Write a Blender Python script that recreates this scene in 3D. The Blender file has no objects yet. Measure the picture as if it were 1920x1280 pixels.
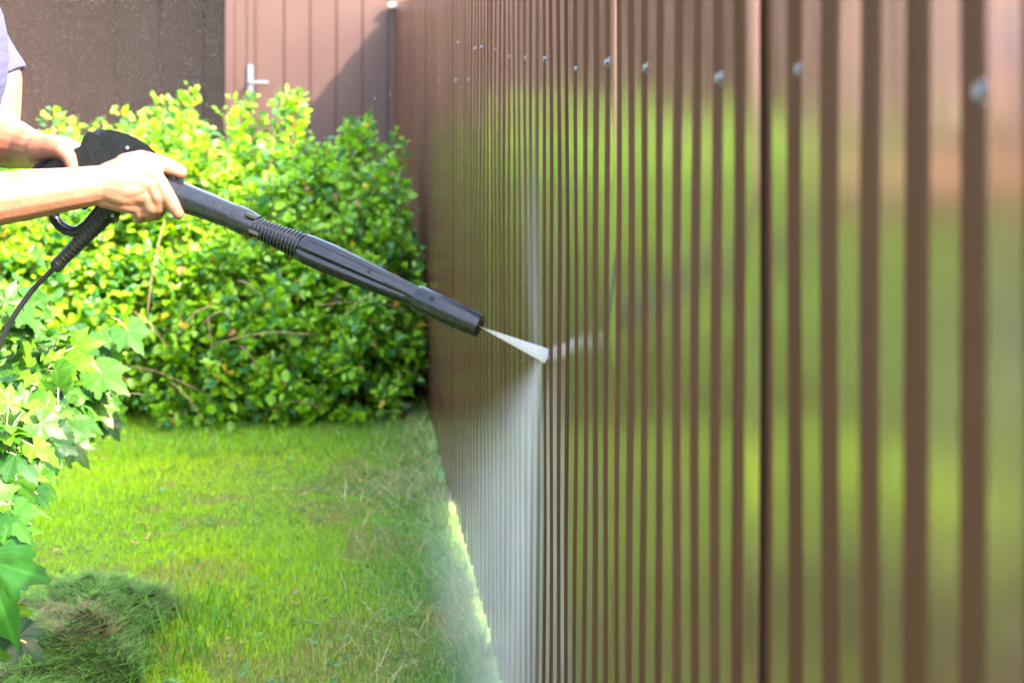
import bpy, bmesh, math, random
import numpy as np
from mathutils import Vector, Matrix, Quaternion, noise
R = math.radians
rng = np.random.default_rng(7)
random.seed(7)
C = bpy.context.scene.collection
sc = bpy.context.scene

# ------------------------------------------------------------------ camera, sky, sun, exposure
H = 1.5            # eye height
F = 3333.33        # focal length in pixels of the 1920 wide photograph
HY = 58            # image row of the horizon
cam = bpy.data.cameras.new('camera'); co = bpy.data.objects.new('camera', cam); C.objects.link(co)
co.location = (0, 0, H); co.rotation_euler = (R(90), 0, 0)
cam.sensor_width = 36; cam.lens = 62.5
cam.shift_y = -(640 - HY) / 1920
cam.clip_start = .02; cam.clip_end = 1000
cam.dof.use_dof = True; cam.dof.focus_distance = 3.2; cam.dof.aperture_fstop = 5.2
sc.camera = co
SUN = Vector((-.55, .45, -.60)).normalized()      # travel direction of the light
sun_el = math.asin(-SUN.z)
w = bpy.data.worlds.new('World'); sc.world = w; w.use_nodes = True
nt = w.node_tree; bg = nt.nodes['Background']
sky = nt.nodes.new('ShaderNodeTexSky'); sky.sky_type = 'NISHITA'; sky.sun_disc = False
sky.sun_elevation = sun_el
sky.sun_rotation = math.atan2(-SUN.x, -SUN.y)
sky.air_density = 1.0; sky.dust_density = 2.5; sky.ozone_density = 1.0
nt.links.new(sky.outputs[0], bg.inputs[0]); bg.inputs[1].default_value = .15
sl = bpy.data.lights.new('sun', 'SUN'); sl.energy = 2.0; sl.angle = R(.5); sl.color = (1, .95, .87)
so = bpy.data.objects.new('sun', sl); C.objects.link(so); so.rotation_euler = SUN.to_track_quat('-Z', 'Y').to_euler()
sc.view_settings.view_transform = 'Standard'; sc.view_settings.look = 'None'
sc.view_settings.exposure = 3.95; sc.view_settings.gamma = 1; sc.view_settings.use_curve_mapping = False
sc.view_settings.use_white_balance = True; sc.view_settings.white_balance_temperature = 7450; sc.view_settings.white_balance_tint = 12
sc.render.engine = 'CYCLES'
sc.cycles.use_denoising = True
sc.cycles.max_bounces = 8; sc.cycles.transparent_max_bounces = 16; sc.cycles.volume_bounces = 4
sc.cycles.volume_step_rate = 2.0; sc.cycles.volume_max_steps = 128

def P(px, py, Y):
    return Vector(((px - 960) / F * Y, Y, H - (py - HY) / F * Y))

# ------------------------------------------------------------------ helpers
def tag(o, label=None, cat=None, group=None, kind=None):
    if label: o['label'] = label
    if cat: o['category'] = cat
    if group: o['group'] = group
    if kind: o['kind'] = kind
    return o
def empty(name, loc=(0, 0, 0), label=None, cat=None, group=None):
    o = bpy.data.objects.new(name, None); C.objects.link(o); o.location = loc
    o.empty_display_size = .1
    return tag(o, label, cat, group)
def link(name, me, m, parent=None, smooth=True, loc=None):
    o = bpy.data.objects.new(name, me); C.objects.link(o)
    if m: me.materials.append(m)
    if loc is not None: o.location = loc
    if parent:
        o.parent = parent
        if loc is None: o.matrix_parent_inverse = Matrix.Translation(-Vector(parent.location))
    if smooth:
        me.polygons.foreach_set('use_smooth', [True] * len(me.polygons))
    return o
def mesh_np(name, V, loops, starts, tint=None):
    me = bpy.data.meshes.new(name)
    me.vertices.add(len(V)); me.vertices.foreach_set('co', np.ascontiguousarray(V, dtype=np.float32).ravel())
    me.loops.add(len(loops)); me.loops.foreach_set('vertex_index', np.ascontiguousarray(loops, dtype=np.int32))
    me.polygons.add(len(starts)); me.polygons.foreach_set('loop_start', np.ascontiguousarray(starts, dtype=np.int32))
    if tint is not None:
        a = me.attributes.new('tint', 'FLOAT_COLOR', 'POINT')
        c = np.ones((len(V), 4), np.float32); c[:, :3] = tint
        a.data.foreach_set('color', c.ravel())
    me.update(calc_edges=True); me.validate()
    return me
def instances(name, tv, tf, pos, rot, scl, tint, tmul=None):
    """tv (n,3) template, tf faces, pos (k,3), rot (k,3,3), scl (k,) or (k,3), tint (k,3)"""
    n, k = len(tv), len(pos)
    scl = np.asarray(scl)
    if scl.ndim == 1: scl = scl[:, None]
    s = tv[None] * scl[:, None, :]
    V = np.einsum('kij,knj->kni', rot, s) + pos[:, None]
    lp = np.concatenate([np.array(f) for f in tf]); ln = np.array([len(f) for f in tf])
    L = (lp[None] + (np.arange(k) * n)[:, None]).ravel()
    st = np.concatenate([[0], np.cumsum(np.tile(ln, k))[:-1]])
    T = np.repeat(tint[:, None], n, 1)
    if tmul is not None: T = T * tmul[None, :, None]
    return mesh_np(name, V.reshape(-1, 3), L, st, T.reshape(-1, 3))
def frames(d, up=None, spin=None):
    """rotation matrices whose local Y is d, local Z near up"""
    d = d / np.linalg.norm(d, axis=1, keepdims=True)
    if up is None: up = np.tile([0, 0, 1.], (len(d), 1))
    x = np.cross(d, up); nx = np.linalg.norm(x, axis=1, keepdims=True)
    x = np.where(nx < 1e-4, np.array([[1., 0, 0]]), x / np.maximum(nx, 1e-6))
    z = np.cross(x, d)
    if spin is not None:
        c, s = np.cos(spin)[:, None], np.sin(spin)[:, None]
        x, z = x * c + z * s, z * c - x * s
    return np.stack([x, d, z], axis=2)
def rand_dirs(k, zb=0.):
    v = rng.normal(size=(k, 3)); v[:, 2] += zb
    return v / np.linalg.norm(v, axis=1, keepdims=True)
def tube_bm(bm, pts, rad, seg=10, cap=True):
    pts = [Vector(p) for p in pts]
    if not hasattr(rad, '__len__'): rad = [rad] * len(pts)
    t0 = (pts[1] - pts[0]).normalized()
    up = Vector((0, 0, 1)) if abs(t0.z) < .9 else Vector((1, 0, 0))
    x = t0.cross(up).normalized(); rings = []; pt = t0
    for i, p in enumerate(pts):
        if i == 0: t = t0
        elif i == len(pts) - 1: t = (pts[i] - pts[i - 1]).normalized()
        else: t = ((pts[i + 1] - p).normalized() + (p - pts[i - 1]).normalized()).normalized()
        x = (x - t * x.dot(t)).normalized(); y = t.cross(x)
        rings.append([bm.verts.new(p + (x * math.cos(a) + y * math.sin(a)) * rad[i]) for a in [2 * math.pi * j / seg for j in range(seg)]])
    for a, b in zip(rings, rings[1:]):
        for j in range(seg):
            bm.faces.new((a[j], a[(j + 1) % seg], b[(j + 1) % seg], b[j]))
    if cap:
        bm.faces.new(rings[0][::-1]); bm.faces.new(rings[-1])
    return rings
def box_bm(bm, lo, hi, M=None, bev=0.):
    r = bmesh.ops.create_cube(bm, size=1.)
    vs = r['verts']
    lo, hi = Vector(lo), Vector(hi)
    for v in vs:
        v.co = Vector((lo.x + (v.co.x + .5) * (hi.x - lo.x), lo.y + (v.co.y + .5) * (hi.y - lo.y), lo.z + (v.co.z + .5) * (hi.z - lo.z)))
    if bev:
        es = list({e for v in vs for e in v.link_edges})
        g = bmesh.ops.bevel(bm, geom=es, offset=bev, segments=2, affect='EDGES')
        vs = list(set(vs) | set(g['verts'])); vs = [v for v in vs if v.is_valid]
    if M:
        for v in vs: v.co = M @ v.co
def bm_obj(name, bm, m, parent=None, smooth=True, auto=None):
    bmesh.ops.recalc_face_normals(bm, faces=bm.faces)
    me = bpy.data.meshes.new(name); bm.to_mesh(me); bm.free()
    o = link(name, me, m, parent, smooth)
    if auto:
        try: me.set_sharp_from_angle(angle=R(auto))
        except Exception: pass
    return o
def smoothpath(pts, n):
    pts = [Vector(p) for p in pts]; out = []
    q = [pts[0] * 2 - pts[1]] + pts + [pts[-1] * 2 - pts[-2]]
    for i in range(1, len(q) - 2):
        for j in range(n):
            t = j / n; a, b, c, d = q[i - 1], q[i], q[i + 1], q[i + 2]
            out.append(.5 * ((2 * b) + (c - a) * t + (2 * a - 5 * b + 4 * c - d) * t * t + (3 * b - a - 3 * c + d) * t ** 3))
    out.append(pts[-1]); return out

# ------------------------------------------------------------------ materials
class M_:
    def __init__(s, name):
        s.m = bpy.data.materials.new(name); s.m.use_nodes = True; s.t = s.m.node_tree
        s.b = s.t.nodes['Principled BSDF']; s.out = s.t.nodes['Material Output']
    def n(s, t, **k):
        o = s.t.nodes.new(t)
        for a, v in k.items():
            if isinstance(v, (int, float, str, bool)) and hasattr(o, a): setattr(o, a, v)
        return o
    def l(s, a, b): s.t.links.new(a, b)
    def set(s, **k):
        for a, v in k.items():
            s.b.inputs[a.replace('_', ' ')].default_value = v if not (isinstance(v, tuple) and len(v) == 3) else (*v, 1)
    def noise(s, scale, detail=4, rough=.55, coord='Object', stretch=None):
        tc = s.n('ShaderNodeTexCoord'); nz = s.n('ShaderNodeTexNoise'); nz.inputs['Scale'].default_value = scale
        nz.inputs['Detail'].default_value = detail; nz.inputs['Roughness'].default_value = rough
        src = tc.outputs[coord]
        if stretch:
            mp = s.n('ShaderNodeMapping'); mp.inputs['Scale'].default_value = stretch; s.l(src, mp.inputs[0]); src = mp.outputs[0]
        s.l(src, nz.inputs['Vector']); return nz.outputs['Fac']
    def ramp(s, fac, stops):
        r = s.n('ShaderNodeValToRGB'); e = r.color_ramp.elements
        while len(e) < len(stops): e.new(.5)
        for x, (p, c) in zip(e, stops):
            x.position = p; x.color = (*c, 1) if isinstance(c, tuple) else (c, c, c, 1)
        s.l(fac, r.inputs[0]); return r.outputs[0]
    def bump(s, fac, strength, dist=.001):
        b = s.n('ShaderNodeBump'); b.inputs['Strength'].default_value = strength; b.inputs['Distance'].default_value = dist
        s.l(fac, b.inputs['Height']); s.l(b.outputs[0], s.b.inputs['Normal']); return b

def leaf_mat(name, rough=.35, trans=.45, boost=1.0, spec=.5):
    k = M_(name); at = k.n('ShaderNodeAttribute'); at.attribute_name = 'tint'
    k.l(at.outputs['Color'], k.b.inputs['Base Color'])
    k.set(Roughness=rough); k.b.inputs['Specular IOR Level'].default_value = spec
    tr = k.n('ShaderNodeBsdfTranslucent'); mx = k.n('ShaderNodeMixShader'); mx.inputs[0].default_value = trans
    mc = k.n('ShaderNodeMix'); mc.data_type = 'RGBA'; mc.blend_type = 'MULTIPLY'; mc.inputs[0].default_value = 1
    k.l(at.outputs['Color'], mc.inputs[6]); mc.inputs[7].default_value = (1.25 * boost, 1.35 * boost, .5 * boost, 1)
    k.l(mc.outputs[2], tr.inputs[0])
    k.l(k.b.outputs[0], mx.inputs[1]); k.l(tr.outputs[0], mx.inputs[2]); k.l(mx.outputs[0], k.out.inputs[0])
    return k.m
LEAF = leaf_mat('leaf'); BIGLEAF = leaf_mat('big_leaf', rough=.42, trans=.45, spec=.3)
GRASS = leaf_mat('grass_blade', rough=.5, trans=.35, spec=.3)
CLIP = leaf_mat('cut_grass', rough=.7, trans=.15, spec=.2)

k = M_('brown_coated_steel'); FENCE = k.m
n1 = k.noise(2.2, 3); n2 = k.noise(60, 5, stretch=(1, 1, .12)); n3 = k.noise(380, 3, .7)
col = k.ramp(n1, [(.3, (.082, .036, .022)), (.7, (.100, .045, .027))])
k.l(col, k.b.inputs['Base Color'])
k.l(k.ramp(n2, [(.3, .12), (.75, .25)]), k.b.inputs['Roughness'])
k.set(IOR=2.2)
k.bump(k.noise(5, 2, stretch=(1, 1, .25)), .25, .004)

k = M_('groove_shade_paint'); GROOVE = k.m  # groove darkness from weak reflections put into a darker, duller paint
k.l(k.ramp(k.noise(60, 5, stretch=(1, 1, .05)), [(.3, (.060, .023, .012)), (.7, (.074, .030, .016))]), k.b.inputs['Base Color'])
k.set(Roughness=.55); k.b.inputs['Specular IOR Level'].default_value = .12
k = M_('brown_wall_paint'); WALLP = k.m
k.l(k.ramp(k.noise(3, 5), [(.3, (.047, .021, .018)), (.7, (.056, .026, .022))]), k.b.inputs['Base Color'])
k.set(Roughness=.5); k.bump(k.noise(120, 3), .15, .001)
k = M_('terracotta_render'); TERRA = k.m
k.l(k.ramp(k.noise(2, 5), [(.3, (.36, .22, .20)), (.7, (.43, .28, .25))]), k.b.inputs['Base Color']); k.set(Roughness=.85)
k.bump(k.noise(60, 5), .3, .004)
k = M_('galvanised_metal'); ZINC = k.m
k.l(k.ramp(k.noise(300, 3), [(.3, (.13, .14, .16)), (.7, (.22, .23, .26))]), k.b.inputs['Base Color']); k.set(Metallic=.5, Roughness=.4)
k = M_('dark_rubber'); RUBBER = k.m; k.set(Base_Color=(.012, .012, .013), Roughness=.5); k.bump(k.noise(900, 3), .3, .0004)
k = M_('timber'); TIMBER = k.m
k.l(k.ramp(k.noise(8, 5, stretch=(8, 8, 1)), [(.3, (.16, .10, .06)), (.7, (.3, .2, .12))]), k.b.inputs['Base Color']); k.set(Roughness=.8)

k = M_('black_wet_plastic'); PLASTIC = k.m
d1 = k.noise(700, 4, .7); d2 = k.noise(55, 3)
k.l(k.ramp(d1, [(.48, (.005, .006, .009)), (.68, (.016, .018, .022)), (.78, (.10, .10, .10))]), k.b.inputs['Base Color'])
k.l(k.ramp(d2, [(.35, .16), (.7, .34)]), k.b.inputs['Roughness'])
k.set(IOR=1.42); k.bump(d1, .3, .0006)

k = M_('skin'); SKIN = k.m
s1 = k.noise(14, 5); s2 = k.noise(420, 4, .6)
k.l(k.ramp(s1, [(.3, (.165, .066, .038)), (.5, (.21, .090, .056)), (.75, (.25, .118, .078))]), k.b.inputs['Base Color'])
k.set(Roughness=.48, Subsurface_Weight=.12, Subsurface_Scale=.006)
k.b.inputs['Subsurface Radius'].default_value = (1, .35, .2)
tcn = k.n('ShaderNodeMath'); tcn.operation = 'ADD'; k.l(s2, tcn.inputs[0]); s3 = k.noise(75, 4); ml = k.n('ShaderNodeMath'); ml.operation = 'MULTIPLY'; k.l(s3, ml.inputs[0]); ml.inputs[1].default_value = 2.2
k.l(ml.outputs[0], tcn.inputs[1]); k.bump(tcn.outputs[0], .45, .0011)
k = M_('grey_blue_cotton'); SHIRT = k.m
k.l(k.ramp(k.noise(500, 3), [(.3, (.024, .026, .066)), (.7, (.036, .038, .090))]), k.b.inputs['Base Color']); k.set(Roughness=.9)
k.bump(k.noise(11, 3, stretch=(1, 1, 2.2)), .5, .02)
k = M_('shirt_print'); PRINT = k.m; k.set(Base_Color=(.55, .28, .12), Roughness=.8)
k = M_('denim'); DENIM = k.m; k.set(Base_Color=(.05, .07, .13), Roughness=.9); k.bump(k.noise(800, 3), .4, .001)
k = M_('dark_hair'); HAIR = k.m; k.set(Base_Color=(.05, .03, .02), Roughness=.5)
k = M_('eye_white'); EYE = k.m; k.set(Base_Color=(.75, .73, .7), Roughness=.2)

# ------------------------------------------------------------------ ground
def vnoise(x, y, s, seed=0.):
    return np.array([noise.noise(Vector((a * s, b * s, seed))) for a, b in zip(x, y)])
class Field:     # quick tiled value noise for thousands of samples
    def __init__(s, seed, n=64):
        r = np.random.default_rng(seed); s.n = n; s.g = r.uniform(-1, 1, (n, n))
    def __call__(s, x, y, f):
        x = x * f + 100; y = y * f + 100; xi = np.floor(x).astype(int); yi = np.floor(y).astype(int)
        u = x - xi; v = y - yi; u = u * u * (3 - 2 * u); v = v * v * (3 - 2 * v); n = s.n; g = s.g
        return (g[xi % n, yi % n] * (1 - u) + g[(xi + 1) % n, yi % n] * u) * (1 - v) + (g[xi % n, (yi + 1) % n] * (1 - u) + g[(xi + 1) % n, (yi + 1) % n] * u) * v
f1, f2, f3 = Field(1), Field(2), Field(3)
def gh(x, y):
    x = np.asarray(x, float); y = np.asarray(y, float)
    return .012 * f1(x, y, 1.7) + .006 * f2(x, y, 6.)
NX, NY = 220, 220
xs = np.concatenate([np.linspace(-150, -6, 20), np.linspace(-5.8, 4, 180), np.linspace(4.5, 150, 20)])
ys = np.concatenate([np.linspace(-150, -3, 20), np.linspace(-2.8, 12, 180), np.linspace(12.5, 200, 20)])
gx, gy = np.meshgrid(xs, ys)
V = np.stack([gx.ravel(), gy.ravel(), gh(gx.ravel(), gy.ravel())], 1)
nx = len(xs); ii = np.arange((len(ys) - 1) * (nx - 1)); r0 = ii // (nx - 1) * nx + ii % (nx - 1)
L = np.stack([r0, r0 + 1, r0 + nx + 1, r0 + nx], 1).ravel()
k = M_('soil_and_turf')
na = k.noise(1.3, 6); nb = k.noise(35, 5)
c1 = k.ramp(na, [(.3, (.07, .15, .010)), (.5, (.10, .19, .015)), (.68, (.16, .17, .04))])
c2 = k.ramp(nb, [(.3, (.35, .3, .25)), (.7, (1.0, 1.0, 1.0))])
mx = k.n('ShaderNodeMix'); mx.data_type = 'RGBA'; mx.blend_type = 'MULTIPLY'; mx.inputs[0].default_value = .8
k.l(c1, mx.inputs[6]); k.l(c2, mx.inputs[7]); k.l(mx.outputs[2], k.b.inputs['Base Color'])
k.set(Roughness=.95); k.bump(nb, .8, .02)
g = link('ground', mesh_np('ground', V, L, np.arange(len(ii)) * 4), k.m)
tag(g, 'green lawn soil under the grass', kind='structure')

# ------------------------------------------------------------------ fence
X0, KX = .39, -345 / F
fd = Vector((KX, 1, 0)).normalized(); fn = Vector((-fd.y, fd.x, 0))     # along the fence, outward to the lawn
def fpt(Y): return Vector((X0 + KX * Y, Y, 0))
def FW(s, n, z): return Vector((X0, 0, 0)) + fd * s + fn * n + Vector((0, 0, z))
LK = fd.y                                   # s = Y / LK
CORNER = 10.4
PER = .1018 / LK; GR = .46 * PER; HD = .0085
base_s = (1300 / (1804 - 615)) / LK         # far edge of the groove nearest the right frame edge
TOP = 1.655
fence = empty('metal_fence', fpt(5.5), 'tall glossy brown corrugated sheet metal fence running from the right edge back to the shed', 'fence')
NS = 13 * 9; k0 = -24
sheet_starts = []
def sheet(ka, nk, bottom, off, seed):
    r = random.Random(seed)
    c0_ = base_s + (ka - 1) * PER; prof = [(c0_ - .0030, -.0018), (c0_ - .0008, -.0010)]   # (s, n) along the sheet
    for kk in range(ka, ka + nk):
        far = base_s + kk * PER + (0 if kk == ka + nk - 1 else r.uniform(-.0018, .0018))
        cr0 = (far if not prof[2:] else base_s + kk * PER) - PER                      # crest runs from previous groove's far edge to this groove's near edge
        d = [r.uniform(-.0006, .0006) for _ in range(2)]
        near = far - GR + r.uniform(-.0015, .0015)
        tr = HD + r.uniform(-.0006, .0006)
        sl_ = .0105
        prof += [(cr0 + .0012, d[0]), (near - .0012, d[1]), (near + .0010, d[1] - .0012), (near + sl_ - .001, -tr + .001), (near + sl_ + .001, -tr),
                 (far - sl_ - .001, -tr), (far - sl_ + .001, -tr + .001), (far - .0012, -.0014)]
    e_ = base_s + (ka + nk - 1) * PER; prof += [(e_ + .0008, -.0030), (e_ + .022, -.0036)]
    nz = 22; bm = bmesh.new(); cols = []
    zs = [bottom + (TOP - bottom) * j / (nz - 1) for j in range(nz)]
    wv = [.3, -.7]
    for (s, n) in prof:
        c = []
        for z in zs:
            wob = .0016 * math.sin(z * 3.1 + wv[0] * 3 + s * 2.3) + .0010 * math.sin(z * 7.3 + wv[1] * 3 - s * 9)
            c.append(bm.verts.new(FW(s, n + off + wob, z)))
        cols.append(c)
    for ci, (a, b) in enumerate(zip(cols, cols[1:])):
        for j in range(nz - 1):
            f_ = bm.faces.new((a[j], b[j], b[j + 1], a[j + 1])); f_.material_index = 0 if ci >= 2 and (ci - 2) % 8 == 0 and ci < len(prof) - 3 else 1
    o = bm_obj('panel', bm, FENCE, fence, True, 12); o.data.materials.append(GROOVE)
    so_ = o.modifiers.new('t', 'SOLIDIFY'); so_.thickness = .0008; so_.offset = 0
    return o
LAPK = -6.15
starts = list(range(-6 - 13 * 2, 100, 13))
for i, ka in enumerate(starts):
    nk = 13
    endk = int((CORNER / LK - base_s) / PER) + 2
    if ka > endk: break
    a_ = ka + 12
    nk = min(13, endk - a_)
    if nk < 1: break
    sheet(a_, nk, {3: .022, 4: .040, 5: -.004}.get(i, -.012), 0, 50 + i)
# dark strip standing for the shaded gap where two sheets lap
k = M_('lap_shade'); k.set(Base_Color=(.022, .009, .006), Roughness=.9); k.b.inputs['Specular IOR Level'].default_value = .05
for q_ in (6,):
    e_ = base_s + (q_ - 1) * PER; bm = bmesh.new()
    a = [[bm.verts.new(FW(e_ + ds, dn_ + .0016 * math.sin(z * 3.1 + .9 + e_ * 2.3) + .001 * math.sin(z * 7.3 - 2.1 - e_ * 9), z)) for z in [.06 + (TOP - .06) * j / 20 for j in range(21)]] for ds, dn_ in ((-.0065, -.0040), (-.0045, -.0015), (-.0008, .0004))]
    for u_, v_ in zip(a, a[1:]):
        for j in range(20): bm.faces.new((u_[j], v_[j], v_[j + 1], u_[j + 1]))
    bm_obj('lap_shade_strip', bm, k.m, fence)
# roof screws with washers
def screw(s, z, n):
    bm = bmesh.new()
    c = FW(s, n, z)
    q = fn.to_track_quat('Z', 'Y').to_matrix().to_4x4()
    def cyl(r, h0, h1, seg):
        a = [bm.verts.new(c + q @ Vector((r * math.cos(t), r * math.sin(t), h0))) for t in [2 * math.pi * j / seg for j in range(seg)]]
        b = [bm.verts.new(c + q @ Vector((r * .92 * math.cos(t), r * .92 * math.sin(t), h1))) for t in [2 * math.pi * j / seg for j in range(seg)]]
        for j in range(seg): bm.faces.new((a[j], a[(j + 1) % seg], b[(j + 1) % seg], b[j]))
        bm.faces.new(b)
    cyl(.0080, -.004, .0015, 16); cyl(.0054, .0015, .0062, 6)
    return bm_obj('screw', bm, ZINC, fence, True, 30)
for (px, py) in [(1838, 172), (1490, 130), (1335, 147), (1200, 127), (1130, 117), (1078, 130), (1020, 111), (988, 109), (958, 107), (927, 93), (905, 89), (890, 92), (860, 81),
                 (823, 150), (854, 151), (880, 150)]:
    Y = 1300 / (px - 615); s = Y / LK
    kk = round((s - base_s + GR / 2) / PER); s = base_s + kk * PER - GR * .60
    Y = s * LK
    screw(s, H - (py - HY) / F * Y, -.004)
# timber rails and posts at the back of the sheets
for z in (.35, 1.42):
    bm = bmesh.new()
    a, b = FW(-2.2, -.035, z), FW(CORNER / LK - .05, -.035, z)
    tube = [(a, b)]
    for A, B in tube:
        for dz0, dz1, n0, n1 in ((-.03, .03, -.02, .02),):
            vs = [bm.verts.new(Pp + fn * nn + Vector((0, 0, zz))) for Pp in (A, B) for nn, zz in ((n0, dz0), (n1, dz0), (n1, dz1), (n0, dz1))]
            for q in ((0, 1, 2, 3), (7, 6, 5, 4), (0, 4, 5, 1), (1, 5, 6, 2), (2, 6, 7, 3), (3, 7, 4, 0)): bm.faces.new([vs[i] for i in q])
    bm_obj('rail', bm, TIMBER, fence, False)
for s in np.arange(-1.9, 10.6, 2.5):
    bm = bmesh.new(); M = Matrix.Translation(FW(float(s), -.105, 0)) @ Matrix.Rotation(math.atan2(fd.y, fd.x), 4, 'Z')
    box_bm(bm, (-.03, -.03, -.3), (.03, .03, 1.6), M, .003); bm_obj('post', bm, ZINC, fence, False)
bm = bmesh.new(); M = Matrix.Translation(FW(CORNER / LK - .03, .012, 0)) @ Matrix.Rotation(math.atan2(fd.y, fd.x), 4, 'Z')
box_bm(bm, (-.02, -.02, TOP - .02), (.02, .03, TOP + .012), M, .004)
cap = bm_obj('cap', bm, ZINC, fence, False)

# ------------------------------------------------------------------ shed at the back
SY = 10.42
def wx(px, Y=SY): return (px - 960) / F * Y
shed = empty('shed', (wx(600), SY, 0), 'reddish brown vertically clad shed with a handled door behind the bushes', 'shed')
def clad_wall(name, x0, x1, y, z0, z1, pitch, phase, m, parent, gw=.010, gd=.009):
    prof = [(x0, 0)]; x = phase
    while x < x0 + .01: x += pitch
    while x < x1 - .012:
        prof += [(x - gw / 2 - .002, 0), (x - gw / 2, gd), (x + gw / 2, gd), (x + gw / 2 + .003, 0)]; x += pitch
    prof.append((x1, 0)); bm = bmesh.new(); cols = []
    for (x, d) in prof: cols.append([bm.verts.new((x, y + d, z)) for z in (z0, z1)])
    for a, b in zip(cols, cols[1:]): bm.faces.new((a[0], b[0], b[1], a[1]))
    # thickness
    bk = [[bm.verts.new((x, y + .06, z)) for z in (z0, z1)] for x in (x0, x1)]
    bm.faces.new((cols[0][0], cols[0][1], bk[0][1], bk[0][0])); bm.faces.new((cols[-1][1], cols[-1][0], bk[1][0], bk[1][1]))
    bm.faces.new((bk[0][0], bk[0][1], bk[1][1], bk[1][0]))
    return bm_obj(name, bm, m, parent, False)
PIT = 49 / F * SY
REC = 1.7
clad_wall('wall', wx(480), 2.2, SY, -.05, 2.6, PIT, wx(532), WALLP, shed)
# side return and recessed wall; recess and unseen porch roof shaped to shade it
bm = bmesh.new(); box_bm(bm, (wx(423), SY + .03, -.05), (wx(423) + .05, SY + REC, 2.6)); bm_obj('side_wall', bm, WALLP, shed, False)
clad_wall('recessed_wall', -4.7, wx(423) - .002, SY + REC, -.05, 2.6, .30, -3.0, WALLP, shed, .004, .004)
bm = bmesh.new(); box_bm(bm, (-4.9, SY - .12, 2.6), (2.4, SY + REC + 1.2, 2.72)); bm_obj('roof', bm, WALLP, shed, False)
# door: left leaf with frame strips and handle
door = clad_wall('door', wx(441), wx(479), SY - .004, .02, 2.1, .2, wx(462), WALLP, shed, .006, .006)
bm = bmesh.new(); box_bm(bm, (wx(423), SY - .02, -.05), (wx(440), SY + .03, 2.6), None, .003); bm_obj('door_frame', bm, WALLP, shed, False)
bm = bmesh.new(); box_bm(bm, (wx(479.4), SY - .012, -.05), (wx(484), SY + .02, 2.6), None, .003); bm_obj('door_frame', bm, WALLP, shed, False)
hx, hz = wx(470), P(470, 150, SY).z
bm = bmesh.new()
box_bm(bm, (hx - .017, SY - .022, hz - .10), (hx + .017, SY - .006, hz + .09), None, .006)
tube_bm(bm, [(hx, SY - .02, hz - .015), (hx, SY - .06, hz - .015), (hx + .02, SY - .07, hz - .015), (hx + .112, SY - .07, hz - .015)], .0105, 12)
hd = bm_obj('handle', bm, ZINC, door, True, 40)
# terracotta house on the far left, outside the frame, seen in the sheets
house = empty('garden_house', (-8, 10, 0), 'terracotta rendered house wall left of the lawn, mirrored in the fence', 'house')
bm = bmesh.new(); box_bm(bm, (-9.4, 5.5, -.05), (-6.4, 16, 2.9)); bm_obj('wall', bm, TERRA, house, False)
bm = bmesh.new(); box_bm(bm, (-9.8, 5.1, 2.9), (-6.0, 16.4, 3.05), None, .01); bm_obj('roof', bm, WALLP, house, False)

# ------------------------------------------------------------------ shrubs
LV = np.array([(0, 0, 0), (0, .35, -.05), (0, .7, -.04), (0, 1, -.12), (-.37, .28, .07), (-.34, .68, .05), (.37, .28, .07), (.34, .68, .05)], float)
LF = [(0, 1, 4), (0, 6, 1), (1, 2, 5, 4), (1, 6, 7, 2), (2, 3, 5), (2, 7, 3)]
def stems_mesh(name, A, B, Cc, r, tint):
    """quadratic curves A->B->C as 4-sided tubes"""
    k_ = len(A); T = np.linspace(0, 1, 7)
    P_ = (1 - T)[None, :, None] ** 2 * A[:, None] + 2 * (T * (1 - T))[None, :, None] * B[:, None] + T[None, :, None] ** 2 * Cc[:, None]
    rr = r[:, None] * (1 - .7 * T)[None]
    offs = np.array([(1, 0, 0), (0, 1, 0), (-1, 0, 0), (0, -1, 0)], float)
    V = P_[:, :, None] + offs[None, None] * rr[:, :, None, None]
    V = V.reshape(-1, 3); nr = 7
    q = []
    for i in range(nr - 1):
        for j in range(4): q.append((i * 4 + j, i * 4 + (j + 1) % 4, (i + 1) * 4 + (j + 1) % 4, (i + 1) * 4 + j))
    q = np.array(q); L = (q[None] + (np.arange(k_) * nr * 4)[:, None, None]).ravel()
    tt = np.repeat(tint, nr * 4, 0)
    return mesh_np(name, V, L, np.arange(k_ * len(q)) * 4, tt), P_
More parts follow.
